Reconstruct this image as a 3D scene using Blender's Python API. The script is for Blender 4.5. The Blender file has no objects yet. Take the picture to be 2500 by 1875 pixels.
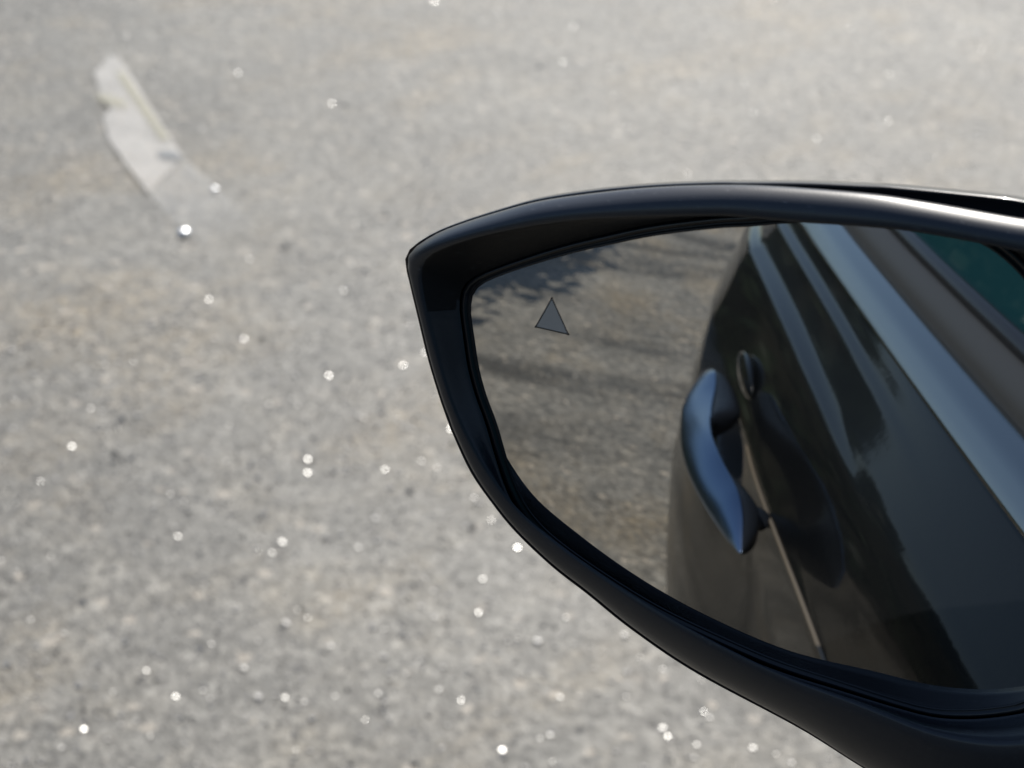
import bpy, bmesh, math, random
from mathutils import Vector, Matrix
R = math.radians
random.seed(7)
S = bpy.context.scene
COL = S.collection

# ------------------------------------------------------------------ camera
cam_d = bpy.data.cameras.new('camera')
cam = bpy.data.objects.new('camera', cam_d); COL.objects.link(cam); S.camera = cam
CR = Vector((0.744417, 0.663483, 0.0750556)); CU = Vector((-0.358214, 0.301970, 0.883457)); CD = Vector((-0.563495, 0.684547, -0.462461))
CP = Vector((-0.844945, 0.276396, 1.255383))
cam.matrix_world = Matrix(((CR.x, CU.x, -CD.x, CP.x), (CR.y, CU.y, -CD.y, CP.y), (CR.z, CU.z, -CD.z, CP.z), (0, 0, 0, 1)))
cam_d.sensor_width = 36; cam_d.lens = 62.5
cam_d.clip_start = 0.02; cam_d.clip_end = 3000
cam_d.dof.use_dof = True; cam_d.dof.focus_distance = 0.49; cam_d.dof.aperture_fstop = 19.0

# ------------------------------------------------------------------ sky and sun
SUN_EL, SUN_AZ = R(47), R(-29)           # azimuth measured from +Y (car's nose) towards +X
sd = Vector((math.sin(SUN_AZ) * math.cos(SUN_EL), math.cos(SUN_AZ) * math.cos(SUN_EL), math.sin(SUN_EL)))
W = bpy.data.worlds.new('World'); S.world = W; W.use_nodes = True
wn = W.node_tree.nodes; wl = W.node_tree.links
sky = wn.new('ShaderNodeTexSky'); sky.sky_type = 'NISHITA'; sky.sun_disc = False
sky.sun_elevation = SUN_EL; sky.sun_rotation = SUN_AZ; sky.air_density = 1.0; sky.dust_density = 1.0; sky.ozone_density = 1.0
wl.new(sky.outputs[0], wn['Background'].inputs[0]); wn['Background'].inputs[1].default_value = 0.10
sl = bpy.data.lights.new('sun', 'SUN'); sl.energy = 4.2; sl.angle = R(0.53); sl.color = (1.0, 0.955, 0.88)
so = bpy.data.objects.new('sun', sl); COL.objects.link(so)
so.rotation_euler = (-sd).to_track_quat('-Z', 'Y').to_euler()
S.view_settings.view_transform = 'Standard'; S.view_settings.look = 'None'
S.view_settings.exposure = 0.33; S.view_settings.gamma = 1.0; S.view_settings.use_curve_mapping = False
S.render.engine = 'CYCLES'
S.cycles.use_denoising = True; S.cycles.denoiser = 'OPENIMAGEDENOISE'; S.cycles.denoising_input_passes = 'RGB'; S.cycles.use_adaptive_sampling = False
S.cycles.max_bounces = 10; S.cycles.glossy_bounces = 6; S.cycles.transparent_max_bounces = 16
S.cycles.caustics_reflective = False; S.cycles.caustics_refractive = False
S.cycles.sample_clamp_indirect = 4.0; S.cycles.sample_clamp_direct = 0.0

# ------------------------------------------------------------------ helpers
def tag(o, label=None, cat=None, group=None, kind=None):
    if label: o['label'] = label
    if cat: o['category'] = cat
    if group: o['group'] = group
    if kind: o['kind'] = kind
    return o

def empty(name, loc=(0, 0, 0)):
    o = bpy.data.objects.new(name, None); COL.objects.link(o); o.location = loc; return o

def mesh_obj(name, verts, faces, mat, parent=None, smooth=True):
    me = bpy.data.meshes.new(name); me.from_pydata([tuple(v) for v in verts], [], faces); me.update()
    if smooth: me.polygons.foreach_set('use_smooth', [True] * len(me.polygons))
    if mat: me.materials.append(mat)
    o = bpy.data.objects.new(name, me); COL.objects.link(o)
    if parent: o.parent = parent
    return o

def fix_normals(o):
    bm = bmesh.new(); bm.from_mesh(o.data); bmesh.ops.recalc_face_normals(bm, faces=bm.faces); bm.to_mesh(o.data); bm.free(); return o

def face(o, d):
    'turn the faces of an open sheet so that they look along d'
    me = o.data; n = Vector((0, 0, 0))
    for p in me.polygons: n += p.normal * p.area
    if n.dot(Vector(d)) < 0: me.flip_normals()
    return o

def loft(rings, closed=True, cap0=False, cap1=False):
    n = len(rings[0]); V = [p for r in rings for p in r]; F = []
    for i in range(len(rings) - 1):
        for j in range(n if closed else n - 1):
            k = (j + 1) % n
            F.append((i * n + j, i * n + k, (i + 1) * n + k, (i + 1) * n + j))
    if cap0: F.append(tuple(range(n)))
    if cap1: F.append(tuple(range((len(rings) - 1) * n, len(rings) * n)))
    return V, F

class MT:
    """small node-material builder"""
    def __init__(s, name, **kw):
        s.m = bpy.data.materials.new(name); s.m.use_nodes = True
        s.n = s.m.node_tree.nodes; s.l = s.m.node_tree.links
        s.b = s.n['Principled BSDF']; s.out = s.n['Material Output']
        for k, v in kw.items(): s.set(k, v)
    def set(s, k, v):
        i = s.b.inputs[k.replace('_', ' ')]
        if hasattr(v, 'links') or isinstance(v, bpy.types.NodeSocket): s.l.new(v, i)
        elif isinstance(v, tuple): i.default_value = (*v, 1)[:4]
        else: i.default_value = v
    def obj(s):
        return s.n.new('ShaderNodeTexCoord').outputs['Object']
    def noise(s, vec, scale, detail=3, rough=.55, dist=0):
        t = s.n.new('ShaderNodeTexNoise'); s.l.new(vec, t.inputs['Vector'])
        t.inputs['Scale'].default_value = scale; t.inputs['Detail'].default_value = detail
        t.inputs['Roughness'].default_value = rough; t.inputs['Distortion'].default_value = dist
        return t.outputs['Fac']
    def voro(s, vec, scale, feature='F1', out='Distance'):
        t = s.n.new('ShaderNodeTexVoronoi'); s.l.new(vec, t.inputs['Vector']); t.feature = feature
        t.inputs['Scale'].default_value = scale; return t.outputs[out]
    def ramp(s, fac, stops):
        t = s.n.new('ShaderNodeValToRGB'); s.l.new(fac, t.inputs[0]); e = t.color_ramp.elements
        while len(e) < len(stops): e.new(.5)
        for el, (p, c) in zip(e, stops):
            el.position = p; el.color = (*c, 1) if isinstance(c, tuple) else (c, c, c, 1)
        return t.outputs[0]
    def mix(s, fac, a, b, mode='MIX'):
        t = s.n.new('ShaderNodeMix'); t.data_type = 'RGBA'; t.blend_type = mode
        for sock, v in ((t.inputs[0], fac), (t.inputs[6], a), (t.inputs[7], b)):
            if isinstance(v, bpy.types.NodeSocket): s.l.new(v, sock)
            elif isinstance(v, tuple): sock.default_value = (*v, 1)
            else: sock.default_value = v
        return t.outputs[2]
    def math(s, op, a, b=0.0):
        t = s.n.new('ShaderNodeMath'); t.operation = op
        for sock, v in ((t.inputs[0], a), (t.inputs[1], b)):
            if isinstance(v, bpy.types.NodeSocket): s.l.new(v, sock)
            else: sock.default_value = v
        return t.outputs[0]
    def scale(s, vec, sc):
        t = s.n.new('ShaderNodeMapping'); s.l.new(vec, t.inputs[0]); t.inputs['Scale'].default_value = sc; return t.outputs[0]
    def bump(s, h, strength, dist):
        t = s.n.new('ShaderNodeBump'); s.l.new(h, t.inputs['Height'])
        t.inputs['Strength'].default_value = strength; t.inputs['Distance'].default_value = dist
        s.l.new(t.outputs[0], s.b.inputs['Normal']); return t

# ------------------------------------------------------------------ materials
def asphalt():
    m = MT('asphalt'); v = m.obj()
    agg = m.ramp(m.voro(v, 105, out='Color'), [(0, (.105, .10, .09)), (.45, (.19, .182, .165)), (.8, (.27, .258, .235)), (1, (.36, .345, .315))])
    fine = m.ramp(m.noise(v, 420, 2, .7), [(.25, .55), (.75, 1.4)])
    c = m.mix(1.0, agg, fine, 'MULTIPLY')
    mid = m.ramp(m.noise(v, 26, 4, .65), [(.28, .72), (.72, 1.22)])
    c = m.mix(1.0, c, mid, 'MULTIPLY')
    big = m.ramp(m.noise(v, 2.1, 4, .6), [(.3, .84), (.7, 1.16)])
    c = m.mix(1.0, c, big, 'MULTIPLY')
    blot = m.ramp(m.noise(m.scale(v, (1, .7, 1)), 9, 4, .6), [(.3, (.86, .87, .88)), (.5, (1.0, 1.0, 1.0)), (.72, (1.12, 1.085, 1.02))])
    c = m.mix(1.0, c, blot, 'MULTIPLY')
    grit = m.ramp(m.noise(v, 46, 2, .7), [(.32, .66), (.5, 1.0), (.7, 1.20)])
    c = m.mix(1.0, c, grit, 'MULTIPLY')
    c = m.mix(1.0, c, (.79, .782, .745), 'MULTIPLY')
    shadow_streaks = m.ramp(m.noise(m.scale(v, (.45, 1.9, 1)), 2.0, 4, .56, .4), [(.38, .40), (.49, .95), (.64, 1.15)])  # dark streaks painted in as branch shadows on the ground behind
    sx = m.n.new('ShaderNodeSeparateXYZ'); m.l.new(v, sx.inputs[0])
    shadow_msk = m.ramp(m.math('ADD', m.math('MULTIPLY', sx.outputs[1], .2), .5), [(.10, 1.0), (.42, .15)])
    c = m.mix(shadow_msk, c, m.mix(1.0, c, shadow_streaks, 'MULTIPLY'))
    tanm = m.math('MULTIPLY', m.ramp(m.noise(m.scale(v, (1, .55, 1)), 3.6, 5, .62), [(.50, 0.0), (.68, 1.0)]), m.ramp(m.noise(v, 55, 3, .6), [(.35, 0.1), (.65, .8)]))
    c = m.mix(tanm, c, m.mix(1.0, c, (1.42, 1.17, .80), 'MULTIPLY'))
    stone = m.ramp(m.voro(v, 75, out='Color'), [(.87, 0.0), (.90, 1.0)])
    c = m.mix(m.math('MULTIPLY', stone, .6), c, (.44, .385, .31))
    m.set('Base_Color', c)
    m.set('Roughness', m.ramp(m.noise(v, 60, 3), [(.3, .48), (.7, .64)]))
    m.set('Specular_IOR_Level', .45)
    h = m.math('ADD', m.math('MULTIPLY', m.voro(v, 150), -.6), m.math('MULTIPLY', m.noise(v, 330, 2), .5))
    m.bump(h, .55, .004)
    return m.m
M_ASPH = asphalt()

def plastic(name, base, rough, grain=True, spec=.5):
    m = MT(name, Base_Color=base, Roughness=rough, Specular_IOR_Level=spec); v = m.obj()
    if grain:
        m.bump(m.noise(v, 1800, 2, .6), .05, .0003)
        sc = m.ramp(m.noise(m.scale(v, (420, 420, 1100)), 1.0, 3, .7), [(.63, 0.0), (.72, 1.0)])
        m.set('Base_Color', m.mix(m.math('MULTIPLY', sc, .6), base, (base[0] + .09, base[1] + .09, base[2] + .09)))
    return m.m
M_PLAS = plastic('satin black plastic', (.012, .0135, .017), .38)
M_LIP = plastic('smooth black plastic', (.028, .032, .040), .36)
M_INNER_SHADE = plastic('shaded inner frame black', (.006, .0065, .008), .55, True, .3)
M_SEAM = plastic('gloss black seam', (.012, .013, .016), .22, False)
M_CAP = MT('black mica paint cap', Base_Color=(.006, .007, .009), Roughness=.3, Specular_IOR_Level=.3, Coat_Weight=.25, Coat_Roughness=.06).m
def paint():
    m = MT('black mica paint', Roughness=.35, Coat_IOR=1.36, Specular_IOR_Level=.1)
    v = m.obj()
    sx = m.n.new('ShaderNodeSeparateXYZ'); m.l.new(v, sx.inputs[0])
    low = m.ramp(sx.outputs[2], [(.56, 1.0), (.72, 0.0)])                     # road film on the lower door
    streak = m.ramp(m.noise(m.scale(v, (60, 60, 9)), 1.0, 3, .6), [(.3, .55), (.7, 1.0)])
    film = m.math('MULTIPLY', low, streak)
    dust = m.ramp(m.noise(v, 900, 3, .7), [(.62, 0.0), (.8, 1.0)])
    c = m.mix(m.math('MULTIPLY', dust, .25), (.004, .0048, .006), (.03, .03, .028))
    m.set('Base_Color', m.mix(m.math('MULTIPLY', film, .7), c, (.030, .027, .022)))
    m.set('Coat_Weight', m.math('SUBTRACT', .95, m.math('MULTIPLY', film, .75)))
    m.set('Coat_Roughness', m.math('ADD', .06, m.math('MULTIPLY', film, .12)))
    t = m.n.new('ShaderNodeBump'); t.inputs['Strength'].default_value = .04; t.inputs['Distance'].default_value = .001
    m.l.new(m.noise(v, 160, 2), t.inputs['Height']); m.l.new(t.outputs[0], m.b.inputs['Coat Normal'])
    return m.m
M_PAINT = paint()
M_HANDLE = MT('dark metallic handle paint', Base_Color=(.22, .30, .43), Metallic=1.0, Roughness=.24).m
M_CHROME = MT('satin chrome trim', Base_Color=(.48, .485, .47), Metallic=1.0, Roughness=.2).m
M_CREASE_LIGHT = MT('tan crease highlight', Base_Color=(.12, .102, .078), Roughness=.4).m  # tan colour stands for a highlight on the door crease
M_GRIP = MT('dark grip plastic', Base_Color=(.008, .010, .014), Roughness=.35, Specular_IOR_Level=.3).m
M_RUBBER = MT('grey rubber seal', Base_Color=(.034, .036, .038), Roughness=.5).m
M_BLACK = MT('black gap and recess shade', Base_Color=(.004, .004, .005), Roughness=.7).m
M_LINER = MT('dark cabin lining', Base_Color=(.02, .021, .022), Roughness=.8).m
M_SEAT = MT('charcoal seat cloth', Base_Color=(.03, .03, .032), Roughness=.9).m
M_TYRE = MT('tyre rubber', Base_Color=(.012, .012, .012), Roughness=.75).m
M_RIM = MT('alloy rim', Base_Color=(.35, .36, .38), Metallic=1.0, Roughness=.3).m
M_LAMP = MT('red lamp lens', Base_Color=(.25, .01, .012), Roughness=.08, Coat_Weight=.5).m
M_MIRROR = MT('mirror silvering', Base_Color=(.70, .69, .665), Metallic=1.0, Roughness=.0).m
M_ICON = MT('grey warning lens', Base_Color=(.60, .53, .47), Roughness=.25).m
M_DOT = MT('black icon dots', Base_Color=(.006, .006, .007), Roughness=.5).m
def glass(name, tint, fac):
    m = MT(name); m.n.remove(m.b)
    tr = m.n.new('ShaderNodeBsdfTransparent'); tr.inputs[0].default_value = (*tint, 1)
    gl = m.n.new('ShaderNodeBsdfGlossy'); gl.inputs['Roughness'].default_value = 0.0
    fr = m.n.new('ShaderNodeFresnel'); fr.inputs[0].default_value = 1.38
    mx = m.n.new('ShaderNodeMixShader'); m.l.new(fr.outputs[0], mx.inputs[0]); m.l.new(tr.outputs[0], mx.inputs[1]); m.l.new(gl.outputs[0], mx.inputs[2])
    df = m.n.new('ShaderNodeBsdfDiffuse'); df.inputs[0].default_value = (.014, .062, .078, 1)
    m2 = m.n.new('ShaderNodeMixShader'); m2.inputs[0].default_value = .55
    m.l.new(tr.outputs[0], m2.inputs[1]); m.l.new(df.outputs[0], m2.inputs[2]); m.l.new(m2.outputs[0], mx.inputs[1])
    m.l.new(mx.outputs[0], m.out.inputs[0]); return m.m
M_GLASS = glass('tinted window glass', (.16, .46, .48), .1)
M_CHIP = MT('polished quartz', Base_Color=(.30, .285, .26), Specular_IOR_Level=1.0, Roughness=.27).m
def leafmat(name, a, b):
    m = MT(name, Roughness=.5, Specular_IOR_Level=.3)
    m.set('Base_Color', m.ramp(m.noise(m.obj(), 1.3, 3), [(.3, a), (.7, b)])); return m.m
M_LEAF = leafmat('dark foliage', (.012, .024, .013), (.034, .055, .026))
M_ADDED_TWIG = MT('added shaded twigs', Base_Color=(.02, .02, .012), Roughness=.95).m
M_BARK = MT('bark', Base_Color=(.07, .055, .04), Roughness=.9).m

# ------------------------------------------------------------------ ground
g = 1500.0
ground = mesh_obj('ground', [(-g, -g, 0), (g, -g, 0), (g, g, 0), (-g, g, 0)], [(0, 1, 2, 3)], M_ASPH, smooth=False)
tag(ground, 'worn grey asphalt with tan stains and bright mineral glints', kind='structure')

# ------------------------------------------------------------------ car: flank section and plan taper
CAR = empty('car')
tag(CAR, 'black car whose door mirror and flank with pull handle fill the picture', 'car')
PROF = [(.16, -.850), (.20, -.872), (.30, -.900), (.40, -.930), (.50, -.956), (.56, -.9645), (.60, -.9665), (.64, -.9640), (.70, -.9575), (.775, -.9485), (.793, -.9462), (.800, -.9450), (.807, -.9425),
        (.830, -.9355), (.860, -.9262), (.872, -.9215), (.877, -.9190), (.8795, -.9162), (.8825, -.9105), (.8855, -.9062), (.889, -.9035), (.900, -.8972), (.9065, -.8940), (.9085, -.8920), (.9110, -.8880), (.9130, -.8860), (.920, -.8822), (.926, -.8795)]
PROF_S = [p for p in PROF if p[0] < .865] + [(.872, -.9205), (.880, -.9155), (.889, -.9085), (.898, -.9015), (.908, -.8938), (.918, -.8860), (.926, -.8795)]
def prof(z, y=None):
    if y is not None and z > .84:
        k = min(1, max(0, (.38 - y) / .5)); k = k * k * (3 - 2 * k)
        w = max(0, 1 - ((z - .882) / .036) ** 2); q = min(1, max(0, (y + .15) / .5))
        return prof(z + .011 * q * q * w) * k + hermite(PROF_S, z) * (1 - k)
    return hermite(PROF, z)
def hermite(P, z):
    if z <= P[0][0]: return P[0][1]
    if z >= P[-1][0]: return P[-1][1]
    i = max(k for k in range(len(P) - 1) if P[k][0] <= z)
    (z1, x1), (z2, x2) = P[i], P[i + 1]
    z0, x0 = P[i - 1] if i else (2 * z1 - z2, 2 * x1 - x2)
    z3, x3 = P[i + 2] if i + 2 < len(P) else (2 * z2 - z1, 2 * x2 - x1)
    m1 = (x2 - x0) / (z2 - z0); m2 = (x3 - x1) / (z3 - z1); h = z2 - z1; t = (z - z1) / h
    return (2*t**3 - 3*t*t + 1) * x1 + (t**3 - 2*t*t + t) * h * m1 + (-2*t**3 + 3*t*t) * x2 + (t**3 - t*t) * h * m2
def taper(y):
    if y < -.25: return .30 * ((-y - .25) / .95) ** 1.45
    if y > .8: return .07 * (y - .8) ** 2
    return 0.0
def belly(y, z):
    k = min(1, max(0, (.76 - z) / .14)); k = k * k * (3 - 2 * k)
    return -.028 * k * (1 - math.exp(-max(0, y + .25) / .25))
HY, HZ = .000, .762                     # centre of the handle recess
def dent(y, z):
    a = (y - HY) / .082; b = (z - HZ) / .030
    r = math.sqrt(a * a + b * b)
    if r >= 1: return 0.0
    t = 1 - r; t = min(1, t / .55)
    return .024 * t * t * (3 - 2 * t)
def panel(name, y0, y1, z0, z1, ny, nz, dented=False, arch=None, zc=None):
    zs = zc or [z0 + (z1 - z0) * k / nz for k in range(nz + 1)]
    ys = [y0 + (y1 - y0) * k / ny for k in range(ny + 1)]
    def P(y, z, inn=0): return (prof(z, y) + taper(y) + belly(y, z) + (dent(y, z) if dented else 0) + inn, y, z)
    V = []; F = []
    rows = []
    for iy, y in enumerate([ys[0]] + ys + [ys[-1]]):
        row = []
        e = iy in (0, len(ys) + 1)
        for iz, z in enumerate([zs[0]] + zs + [zs[-1]]):
            e2 = iz in (0, len(zs) + 1)
            row.append(len(V)); V.append(P(y, z, .014 if (e or e2) else 0))
        rows.append(row)
    for i in range(len(rows) - 1):
        for j in range(len(rows[0]) - 1):
            q = (rows[i][j], rows[i + 1][j], rows[i + 1][j + 1], rows[i][j + 1])
            if arch:
                cy = sum(V[k][1] for k in q) / 4; cz = sum(V[k][2] for k in q) / 4
                if math.hypot(cy - arch[0], cz - arch[1]) < arch[2]: continue
            F.append(q)
    return face(mesh_obj(name, V, F, M_PAINT, CAR), (-1, 0, 0))
def zlist(a=.18):
    z = []; t = a
    while t < .926:
        z.append(t); t += .02 if t < .70 else .0025 if t < .86 else .0012
    return z + [.926]
DOOR_F = panel('front_door', -.423, .72, .18, .926, 240, 0, True, zc=zlist())
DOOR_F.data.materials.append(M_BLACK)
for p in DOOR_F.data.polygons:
    if dent(p.center.y, p.center.z) > .004: p.material_index = 1  # recess painted matte black for the shade behind the handle
QUART = panel('rear_quarter_panel', -1.36, -.430, .18, .926, 110, 0, arch=(-1.0, .31, .37), zc=zlist())
FEND = panel('front_fender', .727, 1.95, .18, .926, 80, 0, arch=(1.42, .31, .37), zc=zlist())
# inner shell behind the shut lines
V = []; F = []
ys = [-1.34 + 3.27 * k / 60 for k in range(61)]; zs = [.22, .5, .7, .8, .9]
for y in ys:
    for z in zs: V.append((prof(z) + taper(y) + .055, y, z))
for i in range(60):
    for j in range(4):
        cy = (ys[i] + ys[i + 1]) / 2; cz = (zs[j] + zs[j + 1]) / 2
        if math.hypot(cy + 1.0, cz - .31) < .40 or math.hypot(cy - 1.42, cz - .31) < .40: continue
        F.append((i * 5 + j, (i + 1) * 5 + j, (i + 1) * 5 + j + 1, i * 5 + j + 1))
SHELL = mesh_obj('inner_shell', V, F, M_BLACK, CAR)

def sweep(name, pts, y0, y1, mat, parent, n=40, closed=False, dz=None):
    rings = []
    for k in range(n + 1):
        y = y0 + (y1 - y0) * k / n
        q = dz(y) if dz else 0
        rings.append([(x + taper(y) + (prof(z + q) - prof(z) if q else 0), y, z + q) for z, x in pts])
    V, F = loft(rings, closed, closed, closed)
    return face(mesh_obj(name, V, F, mat, parent), (-1, 0, .6))
TRIM = [(.915, -.874), (.9252, -.8840), (.9262, -.8852), (.9280, -.8842), (.9320, -.8808), (.9360, -.8773), (.9392, -.8742), (.9414, -.8706), (.9434, -.8660), (.9448, -.8618), (.9448, -.8580), (.940, -.850)]
SEAL = [(.938, -.8575), (.9490, -.8575), (.9565, -.8535), (.960, -.8490), (.9625, -.8440), (.9635, -.8405), (.961, -.838)]
SILL = [(.958, -.8400), (.9665, -.8395), (.9705, -.8365), (.9725, -.8330), (.9725, -.8305), (.966, -.829)]
for (y0, y1, par) in ((-.420, .70, DOOR_F), (-.78, -.432, QUART)):
    sweep('belt_trim', TRIM, y0, y1, M_CHROME, par)
    sweep('window_seal', SEAL, y0, y1, M_RUBBER, par)
    sweep('window_sill', SILL, y0, y1, M_SEAM, par)

# greenhouse: side glass, pillars, roof
def gx(z): return -.828 + (z - .966) * .40
def pane(name, lo, hi, parent):
    V = []; F = []
    n, m_ = 14, 10
    for i in range(n + 1):
        s = i / n; z = .962 + (1.475 - .962) * s
        a = lo[0] + (hi[0] - lo[0]) * s; b = lo[1] + (hi[1] - lo[1]) * s
        for j in range(m_ + 1):
            y = a + (b - a) * j / m_
            V.append((gx(z) + taper(y) - .006 * math.sin(math.pi * s), y, z))
    for i in range(n):
        for j in range(m_):
            F.append((i * (m_ + 1) + j, i * (m_ + 1) + j + 1, (i + 1) * (m_ + 1) + j + 1, (i + 1) * (m_ + 1) + j))
    return face(mesh_obj(name, V, F, M_GLASS, parent), (-1, 0, 0))
pane('window_pane', (-.39, .66), (-.39, .16), DOOR_F)
pane('window_pane', (-.75, -.46), (-.60, -.46), QUART)
def bar(name, pts, w, d, mat, parent):
    """flat bar through points; w along y, d along x"""
    rings = []
    for p in pts:
        x, y, z = p
        rings.append([(x - d / 2, y - w / 2, z), (x - d / 2, y + w / 2, z), (x + d / 2, y + w / 2, z), (x + d / 2, y - w / 2, z)])
    V, F = loft(rings, True, True, True)
    return mesh_obj(name, V, F, mat, parent, smooth=False)
def onrail(y, z, off=0): return (gx(z) + taper(y) + off, y, z)
bar('centre_pillar', [onrail(-.425, z, -.004) for z in (.97, 1.1, 1.25, 1.4, 1.49)], .084, .022, M_SEAM, CAR)
bar('front_pillar', [onrail(.695, .955, .006), onrail(.44, 1.21, .006), onrail(.19, 1.48, .006)], .075, .05, M_PAINT, CAR)
bar('rear_pillar', [onrail(-.86, .95, 0), onrail(-.76, 1.22, 0), onrail(-.65, 1.48, 0)], .24, .04, M_PAINT, CAR)
V = []; F = []
ys = [-1.0 + 1.32 * k / 24 for k in range(25)]
for y in ys:
    zt = 1.485 + .045 * (1 - ((y + .25) / .9) ** 2) - (.10 * max(0, -y - .7) / .3)
    e = gx(1.485) + taper(y)
    for j in range(21):
        s = -1 + 2 * j / 20
        V.append((s * -e, y, zt - .05 * abs(s) ** 3))
for i in range(24):
    for j in range(20): F.append((i * 21 + j, i * 21 + j + 1, (i + 1) * 21 + j + 1, (i + 1) * 21 + j))
face(mesh_obj('roof', V, F, M_PAINT, CAR), (0, 0, 1))
def sheet(name, a, b, mat, bow=(0, 0, 0), n=12):
    """sheet lofted between two left-right edges a, b given as (half width, y, z); bow pushes the middle"""
    V = []; F = []
    for i in range(n + 1):
        s = i / n; w = a[0] + (b[0] - a[0]) * s; k = math.sin(math.pi * s)
        for j in range(n + 1):
            q = -1 + 2 * j / n; c = 1 - q * q
            V.append((w * q, a[1] + (b[1] - a[1]) * s + bow[1] * c, a[2] + (b[2] - a[2]) * s + bow[2] * k + .03 * c))
    for i in range(n):
        for j in range(n): F.append((i * (n + 1) + j, i * (n + 1) + j + 1, (i + 1) * (n + 1) + j + 1, (i + 1) * (n + 1) + j))
    return face(mesh_obj(name, V, F, mat, CAR), (0, (a[1] + b[1]) / 2, .8))
sheet('windscreen', (.80, .76, .94), (.60, .27, 1.475), M_GLASS, (0, .09, .02))
sheet('bonnet', (.83, 1.93, .78), (.86, .78, .93), M_PAINT, (0, .0, .05))
sheet('front_bumper', (.80, 2.0, .22), (.83, 1.93, .78), M_PAINT, (0, .12, 0))
sheet('rear_window', (.66, -1.22, .95), (.52, -1.0, 1.42), M_GLASS, (0, -.04, 0))
sheet('tailgate', (.70, -1.37, .22), (.66, -1.23, .95), M_PAINT, (0, -.06, 0))
sheet('parcel_shelf', (.62, -1.24, .925), (.80, -.76, .925), M_PAINT, (0, 0, .0))
# cabin
def boxv(x0, x1, y0, y1, z0, z1):
    return ([(x0, y0, z0), (x1, y0, z0), (x1, y1, z0), (x0, y1, z0), (x0, y0, z1), (x1, y0, z1), (x1, y1, z1), (x0, y1, z1)],
            [(0, 3, 2, 1), (4, 5, 6, 7), (0, 1, 5, 4), (1, 2, 6, 5), (2, 3, 7, 6), (3, 0, 4, 7)])
def bbox(name, dims, mat, parent, bev=.03):
    V, F = boxv(*dims); o = mesh_obj(name, V, F, mat, parent, smooth=False)
    bm = bmesh.new(); bm.from_mesh(o.data); bmesh.ops.bevel(bm, geom=bm.edges[:], offset=bev, segments=3, affect='EDGES', profile=.6); bm.to_mesh(o.data); bm.free()
    return o
bbox('cabin_floor', (-.70, .70, -1.15, 1.9, .20, .26), M_LINER, CAR, .01)
bbox('door_card', (-.80, -.74, -.78, .70, .26, .95), M_LINER, CAR, .02)
bbox('dashboard', (-.76, .76, .55, .90, .60, .93), M_LINER, CAR, .06)
for x in (-.36, .36):
    s = bbox('seat', (x - .25, x + .25, -.25, .30, .28, .50), M_SEAT, CAR, .06)
    bbox('backrest', (x - .25, x + .25, -.40, -.24, .45, 1.08), M_SEAT, s, .06)
    bbox('headrest', (x - .13, x + .13, -.42, -.32, 1.10, 1.30), M_SEAT, s, .04)
bbox('rear_bench', (-.62, .62, -1.12, -.65, .30, .95), M_SEAT, CAR, .06)
# far flank: same panels on the other side
for o in (DOOR_F, QUART, FEND, SHELL):
    c = o.copy(); COL.objects.link(c); c.scale = (-1, 1, 1)
    for ch in list(o.children):
        d = ch.copy(); COL.objects.link(d); d.parent = c
for o in [ch for ch in CAR.children if ch.name in ('centre_pillar', 'front_pillar', 'rear_pillar', 'door_card')]:
    c = o.copy(); COL.objects.link(c); c.scale = (-1, 1, 1)
# wheels
def disc_loft(prof_, n=48):
    return loft([[(x, r * math.cos(2 * math.pi * k / n), r * math.sin(2 * math.pi * k / n)) for k in range(n)] for x, r in prof_], True, True, True)
for sx in (-1, 1):
    for wy in (-1.0, 1.42):
        w = bpy.data.objects.new('wheel', None); COL.objects.link(w); w.parent = CAR
        w.location = (sx * (-1) * (-.84 + taper(wy)) * -1 if False else sx * (.84 - taper(wy)), wy, .31)
        V, F = disc_loft([(-.09, .20), (-.10, .27), (-.085, .305), (0, .31), (.085, .305), (.10, .27), (.09, .20)]); mesh_obj('tyre', V, F, M_TYRE, w)
        V, F = disc_loft([(-.092, .205), (-.095, .19), (-.06, .17), (-.075, .05), (.075, .05), (.06, .17), (.095, .19), (.092, .205)]); mesh_obj('rim', V, F, M_RIM, w)

# ------------------------------------------------------------------ door handle
H_OUT = [(-.056, -.968), (-.051, -.973), (-.012, -.986), (.032, -.997), (.079, -1.002), (.12, -1.004), (.166, -1.001), (.212, -.993), (.245, -.984), (.262, -.9775)]
H_FW = [(-.056, .002), (-.04, .010), (-.015, .016), (.015, .020), (.045, .0205), (.08, .0190), (.12, .0178), (.16, .0172), (.195, .0168), (.22, .0145), (.24, .0100), (.252, .0055), (.262, .0012)]
def tab(T, y):
    y = min(max(y, T[0][0]), T[-1][0])
    i = max(k for k in range(len(T) - 1) if T[k][0] <= y)
    (a, p), (b, q) = T[i], T[i + 1]
    (a0, p0) = T[i - 1] if i else (2 * a - b, 2 * p - q); (b1, q1) = T[i + 2] if i + 2 < len(T) else (2 * b - a, 2 * q - p)
    m0 = (q - p0) / (b - a0); m1 = (q1 - p) / (b1 - a); h = b - a; t = (y - a) / h
    return (2*t**3 - 3*t*t + 1) * p + (t**3 - 2*t*t + t) * h * m0 + (-2*t**3 + 3*t*t) * q + (t**3 - t*t) * h * m1
def skin(y): return prof(.812) + taper(y)
SEC_O = [(.03, -.02), (.0, .08), (.05, .24), (.2, .46), (.42, .69), (.65, .86), (.86, .97), (1, 1.0), (1, .7), (.8, .35), (.5, .05), (.2, -.08)]
SEC_I = [(.0, .93), (.5, .90), (1, .80), (1, 0), (1, -.7), (.5, -.85), (.0, -.80), (-.25, -.35), (-.05, .2), (.0, .6)]
ro = []; ri = []; NS = 56
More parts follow.
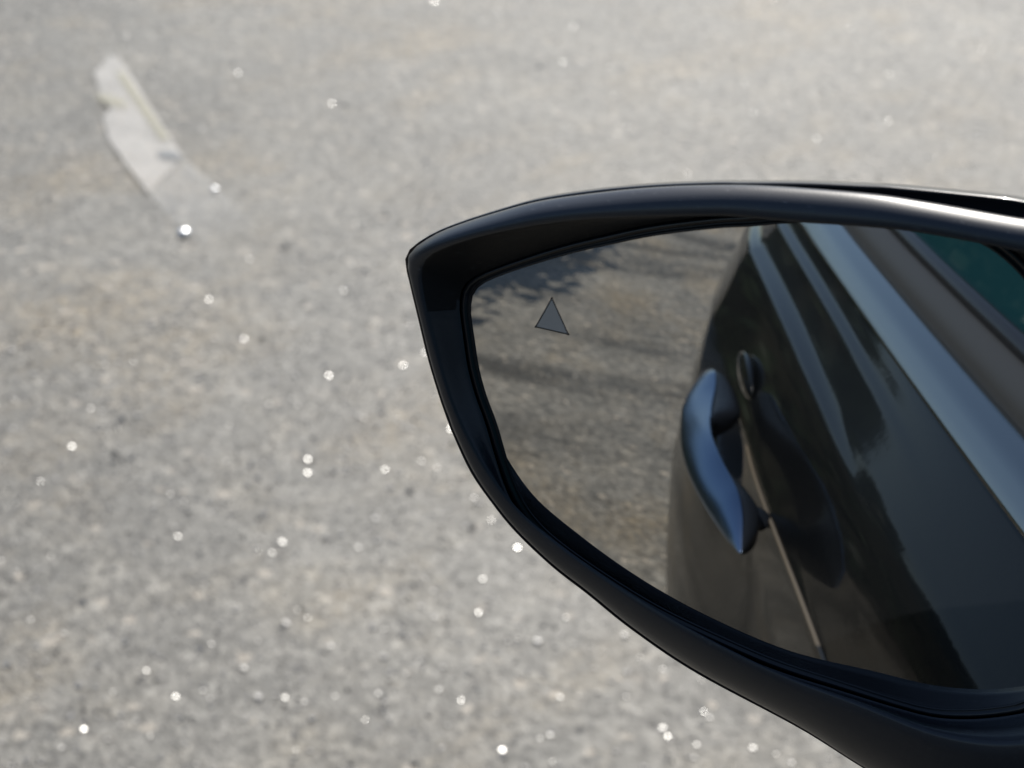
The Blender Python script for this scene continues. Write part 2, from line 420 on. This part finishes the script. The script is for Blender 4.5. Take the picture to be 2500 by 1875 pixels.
for k in range(NS + 1):
    s = k / NS; y = .262 - .318 * s
    xo = tab(H_OUT, y); fw = max(.001, tab(H_FW, y) * 1.18)
    w = 1.0
    if s < .16: w = max(.06, math.sin(math.pi / 2 * s / .16) ** .8)
    if s > .90: w = max(.10, math.cos(math.pi / 2 * (s - .90) / .10) ** .7)
    q = min(1, max(0, (s - .30) / .5)); q = q * q * (3 - 2 * q)
    hh = .0210 * w * (1 - .50 * q); zc = .807 + .004 * s
    ro.append([(xo + fw * a, y, zc + hh * b) for a, b in SEC_O])
    e = 0
    if s < .14: e = .34 * math.sin(math.pi / 2 * s / .14)
    elif s < .34: e = .17 + .17 * math.cos(math.pi * (s - .14) / .20)
    elif s > .72: e = .62 * math.cos(math.pi / 2 * (s - .72) / .30)
    elif s > .56: e = .31 - .31 * math.cos(math.pi * (s - .56) / .16)
    x1 = xo + fw * .93; xi = x1 + .004 * w + (skin(y) + .004 - x1 - .004 * w) * e * .96
    ri.append([(x1 + (xi - x1) * a, y, zc + hh * b * (.97 - .2 * a)) for a, b in SEC_I])
V, F = loft(ro, True, True, True)
hd = fix_normals(mesh_obj('door_handle', V, F, M_HANDLE, DOOR_F))
md = hd.modifiers.new('s', 'SUBSURF'); md.levels = 1; md.render_levels = 2
V, F = loft(ri, True, True, True)
hb = fix_normals(mesh_obj('handle_grip', V, F, M_GRIP, DOOR_F))
md = hb.modifiers.new('s', 'SUBSURF'); md.levels = 1; md.render_levels = 1
def blob(name, c, r, mat, parent, n=20, m_=12, pw=1.0):
    rings = []
    for i in range(1, m_):
        t = math.pi * i / m_
        rings.append([(c[0] + r[0] * math.cos(t), c[1] + r[1] * math.sin(t) ** pw * math.cos(2 * math.pi * k / n), c[2] + r[2] * math.sin(t) ** pw * math.sin(2 * math.pi * k / n)) for k in range(n)])
    V, F = loft(rings, True, True, True); return fix_normals(mesh_obj(name, V, F, mat, parent))
blob('key_cover', (-.940, -.030, .822), (.0055, .046, .015), M_PAINT, DOOR_F)
blob('handle_mount', (-.966, .185, .794), (.022, .018, .008), M_GRIP, DOOR_F)
sweep('crease_highlight', [(.8006, -.9430), (.8008, -.9462), (.8012, -.9465), (.8022, -.9461), (.8025, -.9430)], .06, .715, M_CREASE_LIGHT, DOOR_F, dz=lambda y: -.0085 * math.exp(-((y - .10) / .13) ** 2) + .003 * min(1, max(0, (y - .25) / .2)))  # thin strip added to draw the highlight along the crease

# ------------------------------------------------------------------ door mirror
MO = Vector((-1.04, .62, 1.04))
MU = Vector((0.936103, 0.351727, 0)); MV = Vector((-0.0163785, 0.0435905, 0.998915)); MN = Vector((0.351346, -0.935087, 0.046566))
def mp(a, b, h): return MO + (MU * a + MV * b + MN * h) * .001
GLASS = [(-3.7, 59.5, 0.0), (-16.1, 55.8, 0.0), (-23.8, 53.7, 0.0), (-38.5, 48.6, 0.0), (-49.5, 43.8, 0.0), (-60.6, 38.6, 0.0), (-71.9, 32.4, 0.0), (-80.4, 27.2, 0.0), (-83.9, 24.3, 0.0), (-85.5, 21.5, 0.0), (-85.8, 18.5, 0.0), (-85.6, 16.0, 0.0), (-83.9, 9.2, 0.0), (-81.8, 1.2, 0.0), (-79.0, -5.9, 0.0), (-76.4, -10.9, 0.0), (-74.4, -15.2, 0.0), (-71.6, -22.1, 0.0), (-67.4, -30.9, 0.0), (-62.0, -37.6, 0.0), (-54.2, -42.7, 0.0), (-40.8, -48.4, 0.0), (-23.4, -54.2, 0.0), (-1.8, -58.6, 0.0), (10.4, -60.4, 0.0), (25.4, -61.3, 0.0), (40.2, -62.2, 0.0), (49.7, -62.1, 0.0), (58.8, -59.7, 0.0), (67.3, -55.8, 0.0), (71.8, -52.6, 0.0), (77.3, -45.1, 0.0), (80.2, -33.9, 0.0), (79.6, -19.9, 0.0), (75.5, -1.6, 0.0), (69.1, 18.7, 0.0), (62.0, 36.1, 0.0), (54.4, 49.8, 0.0), (47.7, 57.4, 0.0), (38.2, 62.8, 0.0), (27.6, 64.0, 0.0), (12.5, 62.9, 0.0)]
LIP = [(47.8, 67.8, 13.0), (25.3, 67.5, 13.0), (10.5, 65.9, 13.0), (-1.6, 64.1, 13.0), (-16.4, 62.4, 13.0), (-21.5, 61.6, 13.0), (-39.5, 57.4, 13.0), (-57.9, 52.1, 12.0), (-77.1, 44.2, 10.5), (-90.1, 37.0, 9.0), (-95.4, 31.7, 7.5), (-96.0, 24.2, 6.0), (-91.8, 8.7, 5.0), (-87.1, -4.5, 4.5), (-81.4, -15.3, 4.0), (-73.6, -25.7, 3.5), (-64.1, -34.6, 3.0), (-51.1, -41.5, 3.0), (-34.1, -48.7, 3.0), (-13.7, -55.2, 3.5), (10.6, -60.2, 4.5), (32.8, -61.1, 6.5), (52.2, -62.0, 8.5), (69.1, -58.5, 10.0), (82.2, -49.9, 11.0), (88.8, -35.6, 12.0), (89.6, -18.5, 13.0), (84.9, 7.7, 13.0), (77.9, 32.1, 13.0), (70.6, 50.5, 13.0), (63.3, 61.5, 13.0), (56.1, 66.1, 13.0)]
EDGE = [(46.1, 73.8, 8.5), (23.6, 73.2, 8.7), (10.4, 72.4, 8.8), (-10.5, 69.7, 9.0), (-23.4, 67.3, 9.0), (-38.0, 63.7, 8.8), (-52.5, 59.1, 8.2), (-67.0, 53.7, 7.4), (-78.4, 48.0, 6.6), (-88.1, 42.6, 6.0), (-94.1, 38.7, 5.6), (-98.4, 35.0, 5.3), (-100.4, 32.9, 5.1), (-101.4, 31.0, 5.0), (-101.5, 29.3, 4.9), (-101.3, 27.7, 4.8), (-100.6, 25.4, 4.7), (-97.3, 14.8, 4.1), (-93.7, 3.2, 3.5), (-89.6, -7.6, 2.9), (-87.4, -12.3, 2.7), (-85.7, -16.0, 2.6), (-79.2, -26.6, 2.5), (-72.1, -34.6, 2.3), (-64.9, -41.4, 1.8), (-54.2, -49.1, 1.0), (-43.7, -55.0, 0.1), (-30.6, -62.7, -0.9), (-11.9, -70.7, -1.5), (17.9, -78.4, -0.9), (36.0, -84.4, -0.2), (58.3, -90.5, 0.6), (79.2, -89.3, 1.5), (95.1, -77.4, 2.6), (105.4, -57.5, 4.0), (105.3, -35.0, 5.4), (101.7, -12.4, 6.7), (95.8, 13.7, 7.8), (85.6, 41.8, 8.0), (77.4, 60.2, 8.1), (68.2, 70.3, 8.3), (56.9, 74.8, 8.4)]
SIL = [(45.0, 76.8, 5.0), (30.0, 75.7, 5.3), (15.3, 74.2, 5.6), (9.6, 73.3, 5.7), (-3.6, 71.2, 5.9), (-19.0, 68.1, 6.0), (-24.1, 67.1, 6.0), (-38.8, 63.4, 5.8), (-53.5, 58.8, 5.1), (-68.5, 53.1, 4.2), (-80.1, 47.2, 3.5), (-89.9, 41.7, 2.8), (-96.0, 37.7, 2.3), (-100.4, 34.0, 2.0), (-102.4, 31.8, 1.8), (-103.4, 29.9, 1.7), (-103.6, 28.2, 1.6), (-103.4, 26.5, 1.5), (-102.7, 24.2, 1.3), (-99.4, 13.4, 0.7), (-95.8, 1.6, 0.0), (-91.7, -9.4, -0.6), (-89.5, -14.3, -0.8), (-87.8, -18.0, -0.9), (-81.3, -28.9, -1.0), (-74.1, -37.1, -1.3), (-66.8, -44.1, -1.8), (-55.9, -52.2, -2.9), (-45.2, -58.5, -4.1), (-31.9, -66.4, -5.3), (-12.7, -74.6, -6.0), (17.7, -82.2, -5.4), (36.2, -88.2, -4.7), (58.7, -94.3, -3.8), (80.0, -93.0, -2.8), (96.1, -80.7, -1.6), (106.5, -60.5, -0.2), (106.3, -37.6, 1.3), (102.7, -14.6, 2.7), (96.7, 12.0, 3.8), (88.2, 41.3, 4.1), (79.7, 60.3, 4.3), (70.2, 70.9, 4.5), (58.6, 75.6, 4.8)]
NR = 200
def resample(pts, cen=(-6.0, 2.0)):
    n = len(pts); D = []
    for i in range(n):
        p0, p1, p2, p3 = [pts[(i + k) % n] for k in (-1, 0, 1, 2)]
        for q in range(10):
            t = q / 10
            D.append(tuple(.5 * (2 * p1[a] + (p2[a] - p0[a]) * t + (2 * p0[a] - 5 * p1[a] + 4 * p2[a] - p3[a]) * t * t + (3 * p1[a] - p0[a] - 3 * p2[a] + p3[a]) * t ** 3) for a in range(3)))
    out = []
    A = [(math.atan2(d[1] - cen[1], d[0] - cen[0]), math.hypot(d[0] - cen[0], d[1] - cen[1]), d[2]) for d in D]
    for k in range(NR):
        th = -math.pi + 2 * math.pi * (k + .5) / NR; best = None
        for i in range(len(A)):
            a, b = A[i], A[(i + 1) % len(A)]
            da = (b[0] - a[0] + math.pi) % (2 * math.pi) - math.pi
            dt = (th - a[0] + math.pi) % (2 * math.pi) - math.pi
            if abs(da) > 1e-9:
                t = dt / da
                if -1e-6 <= t <= 1 + 1e-6:
                    r = a[1] + (b[1] - a[1]) * t
                    if best is None or r > best[0]: best = (r, a[2] + (b[2] - a[2]) * t)
        out.append((cen[0] + best[0] * math.cos(th), cen[1] + best[0] * math.sin(th), best[1]))
    return out
rG, rL, rE, rS = resample(GLASS), resample(LIP), resample(EDGE), resample(SIL)
def grow(r, d, dh=0, cen=(-6.0, 2.0)):
    out = []
    for a, b, h in r:
        l = math.hypot(a - cen[0], b - cen[1]); out.append((a + (a - cen[0]) / l * d, b + (b - cen[1]) / l * d, h + dh))
    return out
def lerp(r0, r1, t, dh=0): return [tuple(p[i] + (q[i] - p[i]) * t + (dh if i == 2 else 0) for i in range(3)) for p, q in zip(r0, r1)]
RM = 1534.0                                       # convex radius in mm
def sag(a, b): return -(a * a + b * b) / (2 * RM)
def onsph(r, dh=0): return [(a, b, sag(a, b) + dh) for a, b, h in r]
def build(name, rings, mat, parent, cap0=False, cap1=False):
    V, F = loft([[mp(*p) for p in r] for r in rings], True, cap0, cap1)
    return fix_normals(mesh_obj(name, V, F, mat, parent))
gs = onsph(rG)
def lipring(t, k): return [(p[0] + (q[0] - p[0]) * t, p[1] + (q[1] - p[1]) * t, p[2] + (q[2] - p[2]) * t * t + k * (.3 + .7 * min(1, max(0, p[1] / 45)))) for p, q in zip(rL, rE)]
side = build('side_mirror', [grow(gs, 3.3, .3), grow(gs, 4.0, .8), lerp(grow(gs, 4.0, .8), rL, .35, .0), lerp(grow(gs, 4.0, .8), rL, .7, .1), lerp(grow(gs, 4.0, .8), rL, .93, .15), lipring(.05, .45), lipring(.18, .9), lipring(.35, 1.3), lipring(.52, 1.6), lipring(.68, 1.7), lipring(.82, 1.4), lipring(.93, .7), rE, grow(rE, .1, -1.2), grow(rE, -2, -4)], M_LIP, CAR)
side.data.materials.append(M_INNER_SHADE)
for p in side.data.polygons:
    if p.index < 5 * NR and (p.center - MO).dot(MV) > .018: p.material_index = 1  # upper inner slope coloured darker to carry its shade
# glass: a shallow dome
rings = [[(-6 + (a + 6) * s, 2 + (b - 2) * s, sag(-6 + (a + 6) * s, 2 + (b - 2) * s)) for a, b, h in rG] for s in (.02, .1, .2, .3, .4, .5, .6, .7, .8, .9, .985, 1.0)]
gl = build('mirror_glass', rings, M_MIRROR, side, True)
face(gl, MN)
# seam beads round the glass
build('glass_seam', [grow(gs, -.1, -.6), grow(gs, .2, .25), grow(gs, .6, .3), grow(gs, .9, -.5), grow(gs, 1.3, -.5), grow(gs, 1.6, .3), grow(gs, 2.2, .4), grow(gs, 2.8, .1), grow(gs, 3.3, -1.6)], M_SEAM, side)
# painted cap in front of the frame (towards the nose of the car)
def back(s, dv, h): return [(-6 + (a + 6) * s, 2 + (b - 2) * s + dv, hh * max(0, 1 - (5 - h) / 40) * .5 + h) for a, b, hh in rS]
build('mirror_cap', [grow(rE, -1.2, -3.2), grow(rS, -.9, -.3), grow(rS, -.3, .15), rS, grow(rS, .0, -1.5), grow(rS, -.8, -6), back(.985, -4, -8), back(.965, -8, -20), back(.91, -12, -34), back(.80, -15, -48), back(.60, -16, -60), back(.34, -15, -67), back(.08, -14, -69)], M_CAP, side, False, True)
# foot that carries the mirror on the door
rings = []
fa, fb = mp(84, -72, -34), Vector((-.845, .70, .935))
for k in range(9):
    t = k / 8; c = fa.lerp(fb, t); w = .040 - .006 * math.sin(math.pi * t); hgt = .017
    rings.append([(c.x, c.y + w * math.cos(q * math.pi / 8), c.z + hgt * math.sin(q * math.pi / 8)) for q in range(16)])
V, F = loft(rings, True, True, True); fix_normals(mesh_obj('mirror_foot', V, F, M_PLAS, side))
# warning triangle printed in the glass, with its dotted outline
tv = [(-63.8, 25.9), (-67.3, 17.1), (-58.3, 17.3)]
mesh_obj('warning_triangle', [mp(a, b, sag(a, b) + .06) for a, b in tv] + [mp(a, b, sag(a, b) + .01) for a, b in tv], [(0, 1, 2), (3, 5, 4), (0, 3, 4, 1), (1, 4, 5, 2), (2, 5, 3, 0)], M_ICON, side, smooth=False)
V = []; F = []
for e in range(3):
    p, q = tv[e], tv[(e + 1) % 3]
    nd = 17 if e != 1 else 21
    for k in range(nd):
        t = k / nd; a = p[0] + (q[0] - p[0]) * t; b = p[1] + (q[1] - p[1]) * t; b0 = len(V)
        rr = .22 if k else .30
        for w in range(8):
            V.append(mp(a + rr * math.cos(w * math.pi / 4), b + rr * math.sin(w * math.pi / 4), sag(a, b) + .10))
        F.append(tuple(range(b0, b0 + 8)))
tag(mesh_obj('triangle_outline', V, F, M_DOT, side, smooth=False), kind='stuff')

# ------------------------------------------------------------------ side-window reflection, built as a pale sheet on the asphalt
def ghost_mat(name, op, col):
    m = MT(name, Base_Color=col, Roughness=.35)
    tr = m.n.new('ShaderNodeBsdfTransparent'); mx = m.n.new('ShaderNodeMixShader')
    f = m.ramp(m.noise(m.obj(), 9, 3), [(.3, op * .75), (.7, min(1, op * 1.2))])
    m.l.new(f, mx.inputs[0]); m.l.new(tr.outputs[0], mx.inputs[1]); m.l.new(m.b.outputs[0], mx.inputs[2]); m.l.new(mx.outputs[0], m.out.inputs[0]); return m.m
GHOST = empty('reflection_ghost', (-3.55, 2.35, 0)); tag(GHOST, 'long pale side-window reflection with yellowish marks, built as a sheet on the asphalt', 'window reflection')  # no real litter: a reflection in the side window, added as geometry
def poly(name, pts, z, mat, parent, th=.002):
    n = len(pts); o0 = GHOST.location
    V = [(x - o0.x, y - o0.y, z + th) for x, y in pts] + [(x - o0.x, y - o0.y, z) for x, y in pts]
    F = [tuple(range(n)), tuple(range(2 * n - 1, n - 1, -1))] + [(i, i + n, (i + 1) % n + n, (i + 1) % n) for i in range(n)]
    return mesh_obj(name, V, F, mat, parent, smooth=False)
poly('ghost_sheet', [(-3.919, 2.508), (-3.999, 2.61), (-3.962, 2.61), (-3.671, 2.467), (-3.411, 2.339), (-3.359, 2.254), (-3.307, 2.174), (-3.453, 2.233), (-3.572, 2.285), (-3.675, 2.349), (-3.72, 2.40), (-3.78, 2.42), (-3.867, 2.476)], .005, ghost_mat('white reflection ghost', .27, (.84, .80, .73)), GHOST)
def ghost_fade_mat():
    m = MT('fading reflection ghost', Base_Color=(.82, .80, .75), Roughness=.3)
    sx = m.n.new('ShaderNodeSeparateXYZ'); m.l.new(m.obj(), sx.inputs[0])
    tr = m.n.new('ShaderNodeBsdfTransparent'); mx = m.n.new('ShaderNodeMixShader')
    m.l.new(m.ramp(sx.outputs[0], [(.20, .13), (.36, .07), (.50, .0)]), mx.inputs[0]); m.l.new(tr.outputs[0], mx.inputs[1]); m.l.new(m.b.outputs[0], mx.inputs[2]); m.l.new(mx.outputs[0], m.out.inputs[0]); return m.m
poly('ghost_tail', [(-3.307, 2.174), (-3.359, 2.254), (-3.411, 2.339), (-3.255, 2.292), (-3.084, 2.234), (-3.024, 2.163), (-3.064, 2.1), (-3.175, 2.127)], .004, ghost_fade_mat(), GHOST)
poly('ghost_yellow_line', [(-3.895, 2.545), (-3.88, 2.556), (-3.50, 2.378), (-3.505, 2.36)], .0085, ghost_mat('yellowish ghost line', .22, (.50, .46, .28)), GHOST, .001)

# bright spots of the window reflection, built as glossy beads
M_GHOST_GLINT = MT('ghost highlight', Base_Color=(.95, .95, .95), Metallic=1.0, Roughness=.42).m
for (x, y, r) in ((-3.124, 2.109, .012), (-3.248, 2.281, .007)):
    blob('ghost_highlight', (x + 3.55, y - 2.35, .006), (r * .8, r * 1.0, r * .55), M_GHOST_GLINT, GHOST)
poly('ghost_grey_spot', [(-3.43 + .03 * math.cos(k * .7), 2.321 + .02 * math.sin(k * .7)) for k in range(9)], .009, ghost_mat('grey ghost spot', .35, (.25, .26, .26)), GHOST, .001)
poly('ghost_yellow_patch', [(-3.75 + .05 * math.cos(k * .7), 2.425 + .022 * math.sin(k * .7)) for k in range(9)], .009, ghost_mat('yellow ghost patch', .18, (.50, .46, .28)), GHOST, .001)

# ------------------------------------------------------------------ mineral chips that glint in the sun
def chips(name, n, region, smin, smax):
    V = []; F = []; rnd = random.Random(11)
    for _ in range(n):
        x, y = region(rnd)
        s = rnd.uniform(smin, smax) * (1.6 if rnd.random() < .08 else 1)
        tilt = abs(rnd.gauss(0, R(27))); az = rnd.uniform(0, 2 * math.pi); rot = rnd.uniform(0, 6.28)
        nrm = Vector((math.sin(tilt) * math.cos(az), math.sin(tilt) * math.sin(az), math.cos(tilt)))
        t1 = nrm.orthogonal().normalized(); t2 = nrm.cross(t1)
        c = Vector((x, y, s * .35)); b0 = len(V)
        k = 5
        for q in range(k):
            a = rot + 2 * math.pi * q / k + rnd.uniform(-.25, .25); r = s * rnd.uniform(.4, .6)
            V.append(c + t1 * r * math.cos(a) + t2 * r * math.sin(a))
        for q in range(k):
            p = V[b0 + q]; V.append(Vector((c.x + (p.x - c.x) * 1.35, c.y + (p.y - c.y) * 1.35, -.001)))
        F.append(tuple(range(b0, b0 + k)))
        for q in range(k): F.append((b0 + q, b0 + k + q, b0 + k + (q + 1) % k, b0 + (q + 1) % k))
    o = mesh_obj(name, V, F, M_CHIP, None, smooth=False)
    return tag(o, 'tiny bright mineral chips scattered in the asphalt surface', 'gravel', kind='stuff')
def reg(r):
    k = r.random()
    if k < .45: return r.uniform(-3.0, -1.2), r.uniform(.8, 2.6)
    if k < .85: return r.uniform(-5.2, -1.2), r.uniform(.8, 5.6)
    return r.uniform(-2.2, 0), r.uniform(-5, 0)
chips('asphalt_gravel', 14000, reg, .0020, .0058)

# ------------------------------------------------------------------ trees behind the car (seen only in the paint), and hedges added to darken it
def leaves(n, fn, s0, s1, rnd):
    V = []; F = []
    for _ in range(n):
        c = fn(rnd); s = rnd.uniform(s0, s1)
        nrm = Vector((rnd.gauss(0, 1), rnd.gauss(0, 1), rnd.gauss(.4, 1))).normalized()
        t1 = nrm.orthogonal().normalized(); t2 = nrm.cross(t1); b0 = len(V)
        V += [c - t1 * s, c - t2 * s * .5, c + t1 * s, c + t2 * s * .5]; F.append((b0, b0 + 1, b0 + 2, b0 + 3))
    return V, F
rnd = random.Random(5)
def tree(x, y, h, label):
    t = empty('tree', (x, y, 0)); tag(t, label, 'tree', 'trees beyond the parking area')
    rings = []
    for k in range(8):
        s = k / 7; r = .16 * h / 6 * (1 - .8 * s) + .02
        rings.append([(r * math.cos(q * math.pi / 4) + .15 * math.sin(3 * s + x), r * math.sin(q * math.pi / 4), s * h * .75) for q in range(8)])
    V, F = loft(rings, True, True, True); mesh_obj('trunk', V, F, M_BARK, t)
    cl = [(Vector((rnd.gauss(0, .19) * h, rnd.gauss(0, .19) * h, h * rnd.uniform(.35, .92))), rnd.uniform(.10, .2) * h) for _ in range(16)]
    def f(r):
        c, q = r.choice(cl); d = Vector((r.gauss(0, 1), r.gauss(0, 1), r.gauss(0, 1))).normalized(); return c + d * q * r.random() ** .4
    V, F = leaves(4200, f, .09, .2, rnd); mesh_obj('crown', V, F, M_LEAF, t, smooth=False)

for az, d, h, lb in ((10, 17, 3.0, 'small green tree, first left of the car tail, seen only as a dark reflection'), (19, 15, 2.9, 'small green tree, second left of the car tail, seen only as a dark reflection'),
                     (28, 16, 3.2, 'small green tree, third left of the car tail, seen only as a dark reflection'), (38, 14, 3.0, 'small green tree, fourth left of the car tail, seen only as a dark reflection'),
                     (50, 15, 4.4, 'taller green tree, fifth left of the car tail, seen only as a dark reflection'), (64, 14, 5.0, 'tall green tree, sixth left of the car tail, seen only as a dark reflection')):
    tree(-1 - d * math.sin(R(az)), -d * math.cos(R(az)), h, lb)

ADDED_HEDGE = empty('added_hedge', (-4.14, -2.70, 0)); ADDED_HEDGE.rotation_euler.z = R(6)  # out-of-view greenery, added so the door paint reflects dark
tag(ADDED_HEDGE, 'out-of-view clipped greenery added behind the car to darken the reflection in its door', 'added_hedge')
def hf(r):
    x = r.uniform(-2.7, 2.7); y = r.uniform(-.4, .4); z = r.uniform(.02, 1.16)
    return Vector((x, y * (1 - .2 * z), z + .05 * math.sin(5 * x) + .03 * math.sin(13 * x)))
V, F = leaves(9000, hf, .03, .07, rnd); mesh_obj('added_foliage', V, F, M_LEAF, ADDED_HEDGE, smooth=False)
V, F = boxv(-2.55, 2.55, -.25, .25, 0, 1.05); mesh_obj('added_branch_core', V, F, M_ADDED_TWIG, ADDED_HEDGE, smooth=False)

ADDED_BACK = ADDED_HEDGE.copy(); COL.objects.link(ADDED_BACK); ADDED_BACK.location = (-4.75, -5.7, 0); ADDED_BACK.rotation_euler.z = R(2)  # second added row, there to darken the rear part of the reflection
ADDED_BACK['label'] = 'second out-of-view row of greenery, added farther back to darken the reflection in the door'
for ch in list(ADDED_HEDGE.children):
    q = ch.copy(); COL.objects.link(q); q.parent = ADDED_BACK
ADDED_HEDGE['group'] = ADDED_BACK['group'] = 'hedges added behind the car'
